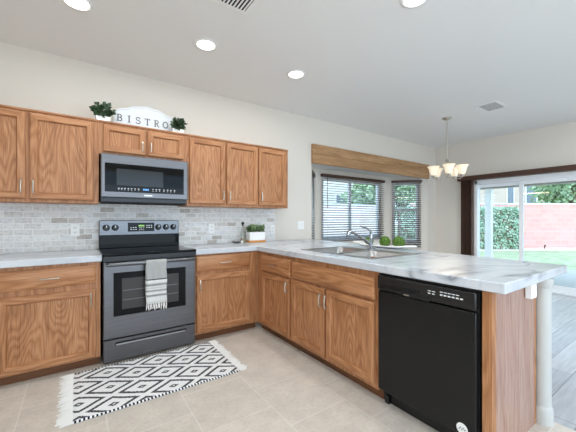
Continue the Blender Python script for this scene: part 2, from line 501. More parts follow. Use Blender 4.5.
# ------------------------------------------------------------------ structure
H = 2.729
XR = 6.36
XL = -1.7
YF = -7.0
BX0, BX1, BD = 2.90, 6.05, 0.563
m = MB(); m.box(XL - .15, 2.33, YF - .15, 0.15, -0.1, 0); struct(m.build('floor', tile_m, smooth=False))
m = MB(); m.box(2.33, XR + .02, YF - .15, 1.0, -0.1, 0); struct(m.build('floor_dining', plank_m, smooth=False))
m = MB(); m.box(XL - .15, XR + .15, YF - .15, 0.15, H, H + .12); struct(m.build('ceiling', ceil_m, smooth=False))
m = MB()
m.box(XL - .15, BX0, 0, .15, 0, H); m.box(BX1, XR + .15, 0, .15, 0, H); m.box(BX0, BX1, 0, .15, 2.10, H)
struct(m.build('wall_back', wall_m, smooth=False))
m = MB()
m.box(XR, XR + .15, -0.78, 0, 0, H); m.box(XR, XR + .15, -2.50, -0.78, 1.95, H); m.box(XR, XR + .15, YF, -2.50, 0, H)
struct(m.build('wall_right', wall_m, smooth=False))
m = MB(); m.box(XL - .15, XL, -4.4, 0, 0, H); m.box(XL - .15, XL, YF, -6.7, 0, H); m.box(XL - .15, XL, -6.7, -4.4, 2.4, H); m.box(XL - .15, XL, -6.7, -4.4, 0, .12); struct(m.build('wall_left', wall_m, smooth=False))  # side opening added to go with the side fill light
m = MB()
m.box(XL, -.3, YF - .15, YF, 0, H); m.box(5.1, XR, YF - .15, YF, 0, H); m.box(-.3, 5.1, YF - .15, YF, 2.55, H); m.box(-.3, 5.1, YF - .15, YF, 0, .15)  # rear opening added to let light into the room
struct(m.build('wall_front', wall_m, smooth=False))
m = MB(); m.prism([(BX0 - .2, .15), (BX1 + .2, .15), (BX1 - BD + .1, BD + .2), (BX0 + BD - .1, BD + .2)], 2, 2.10, 2.22)
struct(m.build('ceiling_bay', ceil_m, smooth=False))

WIN = {}
def bay_wall(side, n, p0, ang, L, s0, s1, z0, z1, kind):
    """local frame: x along the wall, +y outward"""
    m = MB(); t = .12
    m.box(0, s0, 0, t, 0, 2.1); m.box(s1, L, 0, t, 0, 2.1); m.box(s0, s1, 0, t, 0, z0); m.box(s0, s1, 0, t, z1, 2.1)
    struct(place(m.build('wall_' + side, wall_m, smooth=False), (*p0, 0), ang))
    m = MB()
    f = .05
    m.box(s0, s1, .03, .10, z0, z0 + f); m.box(s0, s1, .03, .10, z1 - f, z1); m.box(s0, s0 + f, .03, .10, z0 + f, z1 - f); m.box(s1 - f, s1, .03, .10, z0 + f, z1 - f)
    if kind == 'slider':
        c = (s0 + s1) / 2 - .06
        m.box(c - .03, c + .03, .04, .09, z0 + f, z1 - f)
    elif kind == 'hung':
        c = z0 + (z1 - z0) * .54
        m.box(s0 + f, s1 - f, .04, .09, c - .03, c + .03)
    w = struct(place(m.build('window_%d' % n, vinyl_m, bevel=.004), (*p0, 0), ang))
    m = MB(); m.box(s0 + f, s1 - f, .062, .068, z0 + f, z1 - f); m.build('window_pane', pane_m, w, smooth=False)
    m = MB(); m.box(s0 - .03, s1 + .03, -.03, .03, z0 - .03, z0); m.build('window_sill', trim_m, w, bevel=.004)
A45 = PI / 4
bay_wall('bay_left', 1, (BX0, 0), A45, .796, .14, .68, .72, 1.98, 'hung')
bay_wall('bay_center', 2, (BX0 + BD, BD), 0, BX1 - BX0 - 2 * BD, .16, 1.79, .84, 1.96, 'slider')
bay_wall('bay_right', 3, (BX1 - BD, BD), -A45, .796, .10, .63, .72, 1.98, 'hung')

# tiled backsplash behind the counters
m = MB(); m.box(-.83, 2.247, -.012, 0, .86, 1.36); struct(m.build('backsplash', splash_m, smooth=False))
# baseboards
m = MB(); m.box(XR - .014, XR, -.78, 0, 0, .09); m.box(XR - .014, XR, YF, -2.56, 0, .09); struct(m.build('baseboard_right', trim_m, bevel=.003))
m = MB(); m.box(BX1, XR, -.014, 0, 0, .09); struct(m.build('baseboard_back', trim_m, bevel=.003))

# sliding patio door
m = MB()
DY0, DY1, DZ = -0.78, -2.50, 1.95
m.box(XR + .0, XR + .12, DY0 - .05, DY0, 0, DZ); m.box(XR, XR + .12, DY1, DY1 + .05, 0, DZ); m.box(XR, XR + .12, DY1, DY0, DZ - .08, DZ); m.box(XR - .02, XR + .14, DY1, DY0, 0.0, .035)
d = struct(m.build('door_1', vinyl_m, bevel=.004))
YM = -1.60
for nm, (ya, yb), xx in (('fixed_leaf', (DY0 - .005, YM + .055), XR + .075), ('sliding_leaf', (YM + .105, DY1 + .04), XR + .03)):
    m = MB(); w = .035 if nm == 'fixed_leaf' else .06
    m.box(xx, xx + .035, ya, ya - w, .035, DZ - .08); m.box(xx, xx + .035, yb, yb + w, .035, DZ - .08)
    m.box(xx, xx + .035, yb + w, ya - w, .035, .12); m.box(xx, xx + .035, yb + w, ya - w, DZ - .14, DZ - .08)
    lf = m.build(nm, vinyl_m, d, bevel=.004)
    m = MB(); m.box(xx + .014, xx + .020, yb + w, ya - w, .12, DZ - .14); m.build('pane', pane_m, lf, smooth=False)

# ------------------------------------------------------------------ exterior
m = MB(); m.box(9.8, 60, -30, 40, -.30, -.12); m.box(-20, 9.8, 2.2, 40, -.30, -.12); struct(m.build('lawn', lawn_m, smooth=False))
m = MB(); m.box(-30, 9.8, -40, 2.2, -.34, -.20); struct(m.build('ground', conc_m, smooth=False))
m = MB(); m.box(6.52, 9.8, -8, 2.2, -.2, -.03); struct(m.build('patio_slab', conc_m, smooth=False))
FA = Vector((12.0, 4.2, 0)); FB = Vector((19.6, -.57, 0)); FV = (FB - FA); FL = FV.length; FANG = math.atan2(FV.y, FV.x)
def fence(name, label, p, ang, L, h, bm_=None):
    t = thing(name, label, 'wall', (p[0], p[1], -.15), ang)
    m = MB(); m.box(0, L, 0, .2, 0, h); m.build('block_panel', bm_ or block_m, t, smooth=False)
    m = MB(); m.box(-.02, L + .02, -.03, .23, h, h + .06); m.build('cap', trim_m, t, bevel=.01)
    return t
fence('block_wall', 'pink block garden wall with white cap seen through the sliding door', FA, FANG, FL, 1.99)
fence('block_wall', 'pink block garden wall outside behind the bay window blinds', (1.0, 4.2), 0, 9.8, 1.85, block_pale)
m = MB(); m.box(0, FL, -.9, -.02, 0, .06); place(struct(m.build('gravel_border', gravel_m, smooth=False)), (FA.x, FA.y, -.14), FANG)

def leaf_cloud(m, n, fn, L, W):
    for _ in range(n):
        p, nr = fn()
        d = Vector((random.gauss(0, 1), random.gauss(0, 1), random.gauss(0, 1) - .2)) + Vector(nr) * .8
        m.leaf(p, d, nr, L * random.uniform(.6, 1.3), W * random.uniform(.6, 1.3))
def hedge(label, p, ang, L, D, h):
    t = thing('hedge', label, 'hedge', p, ang)
    m = MB(); m.box(.05, L - .05, .05, D - .02, 0, h - .08); core = m.build('branch_core', bark_m, t, smooth=False)
    m = MB()
    def fn():
        k = random.random()
        if k < .8: return (random.uniform(0, L), random.uniform(-.02, .12), random.uniform(0, h)), (0, -1, .2)
        return (random.uniform(0, L), random.uniform(0, D), h - random.uniform(0, .12)), (0, 0, 1)
    leaf_cloud(m, int(L * h * 900), fn, .10, .07)
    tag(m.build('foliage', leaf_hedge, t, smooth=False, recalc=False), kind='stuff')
hp = FA + FV.normalized() * -.75 + Vector((-FV.y, FV.x, 0)).normalized() * -.62
hedge('clipped green hedge in front of pink block wall behind patio post', (hp.x, hp.y, -.1), FANG, 5.2, .5, 1.78)

def tree(label, x, y, h, r, zc):
    t = thing('tree', label, 'tree', (x, y, -.12))
    m = MB(); m.tube([(0, 0, 0), (.05, .03, h * .4), (0, .05, zc)], [.13, .10, .05], 10)
    for k in range(5):
        a = k * 1.256 + x
        m.tube([(0.03, .04, zc * .6), (math.cos(a) * r * .4, math.sin(a) * r * .4, zc), (math.cos(a) * r * .75, math.sin(a) * r * .75, zc + r * .4)], [.05, .035, .012], 7)
    m.build('trunk', bark_m, t)
    m = MB()
    blobs = []
    for k in range(14):
        v = Vector((random.gauss(0, 1), random.gauss(0, 1), random.gauss(0, .9))).normalized() * r * random.uniform(.35, .75)
        blobs.append((Vector((0, 0, zc)) + v, r * random.uniform(.3, .5)))
    def fn():
        c, q = random.choice(blobs)
        v = Vector((random.gauss(0, 1), random.gauss(0, 1), random.gauss(0, 1))).normalized()
        return c + v * q * random.uniform(.75, 1.05), v
    leaf_cloud(m, 2600, fn, .26, .18)
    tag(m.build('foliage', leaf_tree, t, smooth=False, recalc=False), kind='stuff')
tree('leafy green tree above pink wall beyond the right of the sliding door', 22.5, 1.2, 4.4, 1.8, 3.2)
tree('leafy tree showing through the upper sash of the right bay window', 16.3, 7.6, 5.2, 2.3, 3.0)
tree('leafy tree behind the hedge, left of the patio post', 20.4, 7.4, 4.6, 1.5, 2.9)
tree('leafy tree beyond the wall, seen between slats of the wide bay blind', 11.9, 6.7, 3.8, 1.2, 2.5)

# neighbours' house
hx, hy = 23.9, 6.9
ht = thing('house', 'beige stucco neighbouring house above the garden wall', 'house', (hx, hy, -.1), FANG)
m = MB(); m.box(0, 6.2, 0, 5, 0, 5.2); m.build('house_wall', stucco_m, ht, smooth=False)
m = MB(); m.prism([(-.5, 5.2), (5.5, 5.2), (2.5, 7.0)], 0, -.5, 6.7); m.build('house_roof', roof_m, ht, smooth=False)
for a, b in ((2.55, 3.0), (4.0, 4.75)):
    m = MB(); m.box(a - .08, b + .08, -.06, .02, 2.2, 4.6); w = m.build('house_window', trim_m, ht, bevel=.01)
    m = MB(); m.box(a, b, -.075, -.05, 2.3, 4.5); m.build('pane', mat('dim_pane', lin(110, 122, 136), .15), w, smooth=False)
for a in (.85, 5.6):
    m = MB(); m.box(a, a + .28, -.05, .0, 0, 5.2); m.build('house_pilaster', trim_m, ht, bevel=.01)
ht = thing('house', 'pale house beyond the wall, seen between the bay blinds', 'house', (8.6, 8.6, -.1), 0)
m = MB(); m.box(0, 5.0, 0, 5, 0, 4.5); m.build('house_wall', stucco_w, ht, smooth=False)
m = MB(); m.prism([(-.5, 4.5), (5.5, 4.5), (2.5, 6.0)], 0, -.5, 5.5); m.build('house_roof', roof_m, ht, smooth=False)
m = MB(); m.box(3.0, 4.1, -.06, .02, 1.4, 2.7); w = m.build('house_window', trim_m, ht, bevel=.01)
m = MB(); m.box(3.08, 4.02, -.075, -.05, 1.48, 2.62); m.build('pane', mat('blue_grey_pane', lin(120, 130, 142), .15), w, smooth=False)  # plain blue-grey pane colour

# patio cover: posts and roof
pt = thing('patio_cover', 'white patio roof with beam outside the sliding door', 'patio cover', (6.55, 0, 0))
m = MB(); m.box(0, 2.45, -6, 1.2, 2.32, 2.42); m.build('roof_panel', trim_m, pt, smooth=False)
m = MB(); m.box(2.15, 2.35, -6, 1.2, 1.985, 2.32); m.build('beam', mat('shaded_beam_grey', lin(150, 144, 138), .6), pt, bevel=.006)  # grey put into the beam colour for the shade under the roof
m = MB(); m.box(2.18, 2.32, -.14, .0, -.03, 1.985); m.build('post', trim_m, pt, bevel=.006)
m = MB(); m.box(2.14, 2.36, -.18, .04, -.03, .06); m.build('post_base', trim_m, pt, bevel=.006)
sp = thing('garden_tap', 'small dark garden tap standing at the foot of the pink wall', 'tap', (16.6, .85, -.1))
m = MB(); m.tube([(0, 0, 0), (0, 0, .17)], .02, 8); m.build('riser', black_pl, sp)
m = MB(); m.tube([(0, 0, .16), (-.04, -.03, .18), (-.07, -.05, .13)], .02, 8); m.build('spout', black_pl, sp)

# ------------------------------------------------------------------ cabinets
def handle(parent, x, z, L, vertical, y):
    m = MB(); a = L / 2; r = .0052
    def P(t, yy): return (x, yy, z + t) if vertical else (x + t, yy, z)
    m.tube([P(-a, y - .024), P(-a * .5, y - .029), P(0, y - .031), P(a * .5, y - .029), P(a, y - .024)], r, 8)
    for t in (-a * .82, a * .82): m.tube([P(t, y), P(t, y - .026)], .0045, 8)
    return m.build('handle', nickel, parent)

def door(parent, x0, x1, z0, z1, hx=None, hz=None, L=.105, fw=.056, horiz=False):
    m = MB()
    m.ring_stack([(x0, x1, z0, z1, -.001), (x0, x1, z0, z1, -.021), (x0 + .006, x1 - .006, z0 + .006, z1 - .006, -.026),
                  (x0 + fw - .010, x1 - fw + .010, z0 + fw - .010, z1 - fw + .010, -.027), (x0 + fw - .004, x1 - fw + .004, z0 + fw - .004, z1 - fw + .004, -.021),
                  (x0 + fw, x1 - fw, z0 + fw, z1 - fw, -.009), (x0 + fw, x1 - fw, z0 + fw, z1 - fw, -.002)], cap=False, mis=(0, 1))
    d = m.build('door', [oak_h, oak_v], parent, angle=25)
    m = MB(); m.box(x0 + fw - .001, x1 - fw + .001, -.010, -.003, z0 + fw - .001, z1 - fw + .001); m.build('panel', oak_p, d, smooth=False)
    if hx is not None: handle(d, hx, hz, L, True, -.026)
    return d

def drawer(parent, x0, x1, z0, z1, h=True, name='drawer'):
    m = MB()
    m.ring_stack([(x0, x1, z0, z1, -.001), (x0, x1, z0, z1, -.018), (x0 + .012, x1 - .012, z0 + .012, z1 - .012, -.024),
                  (x0 + .017, x1 - .017, z0 + .017, z1 - .017, -.026)], cap=True)
    d = m.build(name, oak_h, parent, angle=25)
    if h: handle(d, (x0 + x1) / 2, (z0 + z1) / 2, .12, False, -.026)
    return d

def carcass(parent, x0, x1, D, z0, z1, toe=0.0, tkd=.052, hollow=False):
    m = MB()
    if hollow:
        m.box(x0, x1, 0, .018, z0 + toe, z1); m.box(x0, x1, D - .012, D, z0 + toe, z1); m.box(x0, x1, .018, D - .012, z0 + toe, z0 + toe + .018)
        m.box(x0, x0 + .016, .018, D - .012, z0 + toe + .018, z1); m.box(x1 - .016, x1, .018, D - .012, z0 + toe + .018, z1)
    else: m.box(x0, x1, 0, D, z0 + toe, z1)
    b = m.build('cabinet_box', oak_v, parent, bevel=.002)
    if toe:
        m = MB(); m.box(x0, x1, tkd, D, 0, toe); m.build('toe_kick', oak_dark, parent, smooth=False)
    return b

UY = -.3188
def upper(label, x0, x1, z0, z1, doors, group=None):
    t = thing('wall_cabinet', label, 'cabinet', (x0, UY, z0), 0, group)
    carcass(t, 0, x1 - x0, .3178, 0, z1 - z0)
    m = MB(); m.box(0, x1 - x0, -.012, .02, z1 - z0 - .012, z1 - z0 + .004); m.build('top_moulding', oak_h, t, bevel=.003)
    for a, b, za, zb, hx, hz in doors:
        door(t, a - x0, b - x0, za - z0, zb - z0, hx - x0, hz - z0, .09 if zb - za < .4 else .105)
    return t
ZB, ZT = 1.344, 2.096
upper('full-height two-door oak wall cabinet left of the microwave', -.815, .167, ZB, ZT, [(-.772, -.338, 1.37, 2.068, -.362, 1.466), (-.310, .124, 1.37, 2.068, -.286, 1.466)])
upper('short two-door oak wall cabinet directly above the microwave', .167, .949, 1.797, ZT, [(.198, .548, 1.822, 2.065, .520, 1.90), (.570, .912, 1.822, 2.065, .598, 1.90)])
upper('two-door oak wall cabinet just right of the microwave', .949, 1.80, ZB, ZT, [(.975, 1.374, 1.372, 2.066, 1.346, 1.467), (1.394, 1.790, 1.372, 2.066, 1.424, 1.467)])
upper('single-door oak wall cabinet at the window end of the row', 1.80, 2.248, ZB, ZT, [(1.811, 2.20, 1.372, 2.066, 1.840, 1.475)])

BY = -.614
CB = .860
t = thing('base_cabinet', 'oak base cabinet with drawer and wide door left of the range', 'cabinet', (-.815, BY, 0))
carcass(t, 0, .978, .60, 0, CB, .075)
o = .815
drawer(t, -.46 + o, .131 + o, .686, .832); door(t, -.46 + o, .131 + o, .092, .640, .096 + o, .565)
drawer(t, -.79 + o, -.485 + o, .686, .832); door(t, -.79 + o, -.485 + o, .092, .640, -.52 + o, .565)
t = thing('base_cabinet', 'narrow oak base cabinet between the range and the corner', 'cabinet', (.945, BY, 0))
o = -.945
carcass(t, 0, 1.637 + o, .60, 0, CB, .075)
drawer(t, .957 + o, 1.533 + o, .694, .842); door(t, .957 + o, 1.533 + o, .100, .655, .982 + o, .565)
XP = 1.637
def pen(label, y0, y1):
    return thing('base_cabinet', label, 'cabinet', (XP, y0, 0), -PI / 2)
t = pen('oak peninsula cabinet with one drawer and one door beside the corner', -.616, 0)
carcass(t, 0.0, .655, .60, 0, CB, .075, hollow=True)
drawer(t, .105, .643, .664, .826); door(t, .115, .630, .098, .645, .612, .57)
t = pen('oak sink cabinet with false drawer front and two doors', -1.272, 0)
carcass(t, 0, .972, .60, 0, CB, .075, hollow=True)
drawer(t, .018, .952, .672, .816, False, 'false_front'); door(t, .012, .462, .104, .650, .432, .557); door(t, .480, .948, .108, .650, .497, .557)
# end panel
t = thing('end_panel', 'oak end panel closing the peninsula beside the dishwasher', 'panel', (XP, -2.912, 0), -PI / 2)
m = MB(); m.box(-.046, 0, 0, .045, 0.0, CB); m.build('stile', oak_v, t, bevel=.002)
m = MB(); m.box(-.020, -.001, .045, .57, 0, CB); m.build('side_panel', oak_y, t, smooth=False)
m = MB(); m.box(-.022, .0, .57, .600, 0, CB); m.build('back_stile', oak_v, t, bevel=.002)

# ------------------------------------------------------------------ counters
CT0, CT1 = .8600, .9113
m = MB((-.9, -.65, CT0)); m.box(-.83, .172, -.652, -.012, CT0, CT1)
tag(m.build('countertop', counter_m, bevel=.006, segs=3), 'white marbled countertop left of the range', 'countertop').location = (-.9, -.65, CT0)
SX0, SX1, SY0, SY1 = 1.80, 2.35, -2.06, -1.235     # cut-out
def xr(y): return 2.573 + (y + 2.977) / 2.977 * .265
m = MB((.95, -.65, CT0))
xs = [.943, 1.606, SX0, SX1, None]; ys = [-.012, -.652, SY1, SY0, -2.977]
V = {}
def gv(i, j, z):
    k = (i, j, z)
    if k not in V: V[k] = m.v((xs[i] if xs[i] is not None else xr(ys[j]), ys[j], z))
    return V[k]
cells = [(i, j) for i in range(4) for j in range(4) if not (i == 0 and j > 0) and not (i == 2 and j == 2)]
for i, j in cells:
    m.face([gv(i, j, CT1), gv(i, j + 1, CT1), gv(i + 1, j + 1, CT1), gv(i + 1, j, CT1)])
    m.face([gv(i, j, CT0), gv(i + 1, j, CT0), gv(i + 1, j + 1, CT0), gv(i, j + 1, CT0)])
    for (di, dj, a, b) in ((-1, 0, (i, j), (i, j + 1)), (1, 0, (i + 1, j), (i + 1, j + 1)), (0, -1, (i, j), (i + 1, j)), (0, 1, (i, j + 1), (i + 1, j + 1))):
        if (i + di, j + dj) not in cells:
            m.face([gv(*a, CT0), gv(*b, CT0), gv(*b, CT1), gv(*a, CT1)])
tag(m.build('countertop', counter_m, bevel=.006, segs=3), 'white marbled L-shaped countertop running along the sink peninsula', 'countertop').location = (.95, -.65, CT0)

# sink
t = thing('kitchen_sink', 'double-bowl stainless steel sink set into the peninsula counter', 'sink', (2.07, -1.65, CT1))
zr = CT1 + .004
def bowl(name, y0, y1, x0, x1, dep):
    m = MB((2.07, -1.65, CT1))
    n = 6
    def rr(x0, x1, y0, y1, r, z):
        pts = []
        for cx, cy, a0 in ((x1 - r, y1 - r, 0), (x0 + r, y1 - r, PI / 2), (x0 + r, y0 + r, PI), (x1 - r, y0 + r, 1.5 * PI)):
            for k in range(n + 1): a = a0 + k * PI / 2 / n; pts.append((cx + r * math.cos(a), cy + r * math.sin(a), z))
        return [m.v(p) for p in pts]
    rings = [rr(x0 - .012, x1 + .012, y0 - .012, y1 + .012, .07, zr + .0005), rr(x0, x1, y0, y1, .06, zr - .006), rr(x0 + .012, x1 - .012, y0 + .012, y1 - .012, .06, zr - dep + .03),
             rr(x0 + .04, x1 - .04, y0 + .04, y1 - .04, .05, zr - dep)]
    for a, b in zip(rings, rings[1:]):
        for k in range(len(a)): m.face([a[k], a[(k + 1) % len(a)], b[(k + 1) % len(a)], b[k]])
    m.face(rings[-1])
    return m.build(name, sink_m, t, angle=60)
m = MB((2.07, -1.65, CT1))
X0, X1, Y0, Y1 = 1.775, 2.375, -2.085, -1.21
bx0, bx1 = 1.815, 2.255; b1 = (-1.625, -1.255); b2 = (-2.045, -1.675)
for a in ((X0, bx0, Y0, Y1), (bx1, X1, Y0, Y1), (bx0, bx1, Y0, b2[0]), (bx0, bx1, b2[1], b1[0]), (bx0, bx1, b1[1], Y1)):
    m.box(*a, CT1 + .0005, zr)
m.build('rim', sink_m, t, smooth=False)
for b in (b1, b2):
    bo = bowl('bowl', b[0], b[1], bx0, bx1, .19)
    m = MB((2.07, -1.65, CT1)); m.lathe([(0, zr - .188), (.035, zr - .188), (.042, zr - .184), (.042, zr - .189)], ((bx0 + bx1) / 2, sum(b) / 2, 0), 20); m.build('drain', chrome, bo)

# faucet
fx, fy = 2.335, -1.60
t = thing('kitchen_faucet', 'chrome single-lever kitchen faucet on the back deck of the sink', 'faucet', (fx, fy, zr))
m = MB(); m.lathe([(0, 0), (.034, 0), (.034, .006), (.026, .012), (.016, .018), (.0145, .09), (.017, .10), (.017, .125), (.012, .14), (0, .142)], (0, 0, 0), 20); m.build('body', chrome, t)
m = MB(); m.tube([(-.01, .0, .045), (-.06, .0, .08), (-.16, .01, .133), (-.235, .015, .166), (-.27, .018, .172)], [.014, .013, .0125, .0125, .013], 12); s_ = m.build('spout', chrome, t)
m = MB(); m.tube([(-.262, .018, .173), (-.285, .019, .168), (-.292, .02, .150), (-.293, .02, .136)], [.017, .019, .018, .015], 12); m.build('spray_head', chrome, s_)
m = MB(); m.tube([(0, 0, .13), (.0, -.004, .16), (-.02, -.004, .185), (-.075, .0, .205), (-.14, .005, .222)], [.016, .014, .011, .009, .0075], 10); m.build('lever', chrome, t)

# ------------------------------------------------------------------ dishwasher (faces -X)
t = thing('dishwasher', 'black built-in dishwasher at the end of the peninsula', 'dishwasher', (XP, -2.252, 0), -PI / 2)
W = .604
m = MB(); m.box(0, W, .0, .58, .10, .852); m.build('tub', black_pl, t, smooth=False)
m = MB(); m.box(.006, W - .006, -.024, -.001, .105, .742); dr = m.build('front_panel', dw_m, t, bevel=.006, segs=3)
m = MB(); m.box(.004, W - .004, -.030, -.001, .752, .842); cp = m.build('control_panel', black_pl, t, bevel=.008, segs=3)
m = MB(); m.prism([(-.030, .800), (-.034, .792), (-.030, .760)], 0, .03, .30); m.build('vent_ridge', dw_m, cp)
m = MB(); m.box(.17, .36, -.032, -.028, .745, .765); m.build('pocket_handle', dark_gap, cp, bevel=.004)
y_ = (-.0312, -.0298)
marks((0, 0, 0), [(.05, .095, *y_, .79, .797)] + [(.352 + k * .024, .370 + k * .024, *y_, .806, .810) for k in range(2)] + [(.352 + k * .024, .366 + k * .024, *y_, .792, .797) for k in range(2)]
      + [(.42 + k * .021, .436 + k * .021, *y_, .812, .816) for k in range(5)] + [(.42 + k * .021, .434 + k * .021, *y_, .795, .802) for k in range(6)], cp)
m = MB(); m.box(.20, .235, -.033, -.0318, .752, .758); m.build('badge', nickel, cp, smooth=False)
m = MB(); m.box(0, W, .05, .06, 0.0, .10); m.build('toe_panel', black_pl, t, smooth=False)
for a in (.02, W - .05):
    m = MB(); m.box(a, a + .03, .03, .05, 0, .05); m.build('levelling_foot', black_pl, t, smooth=False)
m = MB()
ring = [(.532 + .028 * math.cos(k * PI / 16), .138 + .028 * math.sin(k * PI / 16)) for k in range(32)]
m.prism([(x, z) for x, z in ring], 1, -.0255, -.0242); st = m.build('sticker', white_pl, dr, smooth=False)
m = MB(); m.tube([(.516, -.0258, .130), (.526, -.0258, .146), (.530, -.0258, .130), (.540, -.0258, .147), (.544, -.0258, .134), (.551, -.0258, .140)], .0018, 6); m.build('emblem', letter_m, st, smooth=False)

# ------------------------------------------------------------------ range
RX0, RX1, RYF = .178, .936, -.652
t = thing('range', 'dark stainless electric range with black glass cooktop under the microwave', 'stove', ((RX0 + RX1) / 2, -.35, 0))
OFF = t.location.copy()
m = MB(OFF); m.box(RX0, RX1, -.615, -.02, .03, .895); m.build('oven_body', black_pl, t, bevel=.003)
m = MB(OFF); m.box(RX0 - .006, RX1 + .006, -.662, -.02, .895, .918); ck = m.build('cooktop', black_gl, t, bevel=.006, segs=3)
burner_m = mat('burner_ring_print', lin(60, 60, 63), .2)
for bx, by, br in ((.36, -.48, .10), (.76, -.48, .08), (.36, -.2, .08), (.76, -.2, .10)):
    m = MB(OFF)
    m.lathe([(br, .9183), (br, .9187), (br - .004, .9187), (br - .004, .9183)], (bx, by, 0), 40, closed=True); m.build('burner_ring', burner_m, ck)
m = MB(OFF); m.box(RX0 + .002, RX1 - .002, -.085, -.02, .918, 1.192); bgd = m.build('backguard', steel_l, t, bevel=.006)
m = MB(OFF); m.box(RX0 + .002, RX1 - .002, -.094, -.083, .918, 1.048); m.build('lower_panel', black_gl, bgd, bevel=.004)
m = MB(OFF); m.box(.430, .680, -.0885, -.084, 1.078, 1.168); dp = m.build('display', black_gl, bgd, bevel=.002)
m = MB(OFF)
for k in range(4):
    m.box(.530 + k * .014, .540 + k * .014, -.0895, -.088, 1.128, 1.144)
m.build('clock_digit', digit_g, dp, smooth=False)
y_ = (-.0895, -.088)
marks(OFF, [(x + k * d, x + k * d + w, *y_, z + dz, z + dz + h) for z in (1.095, 1.115) for k in range(3) for x, d, w, dz, h in ((.452, .022, .014, 0, .008), (.60, .022, .014, .02, .008), (.532, .018, .012, -.004, .006))], dp)
for kx in (.240, .317, .720, .797, .874):
    m = MB(OFF - Vector((0, 0, 0)))
    seg = 20
    pr = [(.031, 0), (.031, .006), (.026, .010), (.024, .030), (.020, .034), (0, .034)]
    mm = MB(); mm.lathe(pr, (0, 0, 0), seg)
    bmesh.ops.rotate(mm.bm, verts=mm.bm.verts, matrix=Matrix.Rotation(PI / 2, 3, 'X'), cent=(0, 0, 0))
    bmesh.ops.translate(mm.bm, verts=mm.bm.verts, vec=Vector((kx, -.085, 1.12)) - OFF)
    kn = mm.build('knob', black_pl, bgd)
    m = MB(OFF); m.box(kx - .004, kx + .004, -.121, -.1185, 1.122, 1.143); m.build('pointer', mark_m, kn, smooth=False)
# oven door
DZ0, DZ1 = .212, .848
m = MB(OFF)
wx0, wx1, wz0, wz1 = .252, .845, .392, .758
def yr(p): return p
m.ring_stack([(RX0 + .003, RX1 - .003, DZ0, DZ1, -.616), (RX0 + .003, RX1 - .003, DZ0, DZ1, -.648), (RX0 + .007, RX1 - .007, DZ0 + .004, DZ1 - .004, -.652),
              (wx0, wx1, wz0, wz1, -.652), (wx0 + .003, wx1 - .003, wz0 + .003, wz1 - .003, -.648)], cap=False)
dd = m.build('oven_door', steel, t, angle=30)
m = MB(OFF); m.box(wx0 + .002, wx1 - .002, -.649, -.640, wz0 + .002, wz1 - .002); wg = m.build('oven_window', black_gl, dd, smooth=False)
m = MB(OFF); m.box(.315, .78, -.6500, -.6488, .445, .705); isn = m.build('inner_screen', mat('oven_screen', lin(62, 60, 58), .12, spec=.3), wg, smooth=False)
for z in (.52, .60):
    m = MB(OFF); m.box(.325, .77, -.6506, -.6499, z, z + .006); m.build('rack_bar', steel, wg, smooth=False)
m = MB(OFF)
m.tube([(RX0 + .02, -.700, .828), (RX0 + .05, -.706, .833), (.557, -.710, .836), (RX1 - .05, -.706, .833), (RX1 - .02, -.700, .828)], [.012, .017, .018, .017, .012], 12)
for x in (RX0 + .045, RX1 - .045): m.box(x - .014, x + .014, -.702, -.650, .823, .843)
m.build('door_handle', steel_l, dd, angle=60)
m = MB(OFF); m.box(RX0 + .003, RX1 - .003, -.655, -.62, .852, .894); m.build('vent_strip', black_pl, t, smooth=False)
# drawer
m = MB(OFF)
m.ring_stack([(RX0 + .003, RX1 - .003, .022, .200, -.616), (RX0 + .003, RX1 - .003, .022, .200, -.645), (RX0 + .008, RX1 - .008, .027, .195, -.650),
              (.265, .850, .150, .178, -.650), (.272, .843, .156, .172, -.632)], cap=True)
wd = m.build('storage_drawer', steel, t, angle=30)
m = MB(OFF); m.box(.272, .843, -.650, -.633, .151, .161); m.build('grip', mat('bright_grip', lin(190, 192, 196), .3, 1.0), wd, smooth=False)
m = MB(OFF); m.box(.268, .847, -.6495, -.633, .163, .177); m.build('grip_shade', dark_gap, wd, smooth=False)  # dark fill standing for the shade inside the grip
for x in (RX0 + .06, RX1 - .06):
    for y in (-.56, -.08):
        m = MB(OFF); m.lathe([(0, 0), (.018, 0), (.018, .01), (.009, .012), (.009, .03)], (x, y, 0), 12); m.build('foot', black_pl, t)

# towel on the oven handle
t = thing('dish_towel', 'grey and white striped cotton towel hanging over the oven handle', 'towel', (.573, -.71, .40))
OFF = t.location.copy()
def sheet(zb, ybase, sgn):
    n, k = 14, 24; rows = []
    return n, k
m = MB(OFF); nx = 16
path = []
for k in range(14): z = .475 + (.828 - .475) * k / 13; path.append((-.7265 - .004 * math.sin(k * .5), z))
for k in range(1, 8):
    a = PI * k / 8; path.append((-.710 - .0165 * math.cos(a), .836 + .0165 * math.sin(a)))
for k in range(10): z = .828 - (.828 - .56) * k / 9; path.append((-.6915, z))
rows = []
for j, (y, z) in enumerate(path):
    rows.append([m.v((.489 + .168 * i / nx + (.003 * math.sin(z * 30) if j < 14 else 0), y - (.0035 * math.sin(i * 1.3 + z * 8) * min(1, max(0, (.82 - z) * 6)) if j < 14 else 0), z)) for i in range(nx + 1)])
for a, b in zip(rows, rows[1:]):
    for i in range(nx): m.face([a[i], a[i + 1], b[i + 1], b[i]])
cl = m.build('cloth', towel_m, t, angle=80)
sm = cl.modifiers.new('thickness', 'SOLIDIFY'); sm.thickness = .003; sm.offset = 0
m = MB(OFF)
for i in range(13):
    x = .494 + .158 * i / 12; r = random.uniform
    m.tube([(x, -.727, .478), (x + r(-.003, .003), -.729, .455), (x + r(-.006, .006), -.729, .415 + r(0, .02))], [.003, .0045, .0035], 6)
m.build('fringe', fringe_m, t)

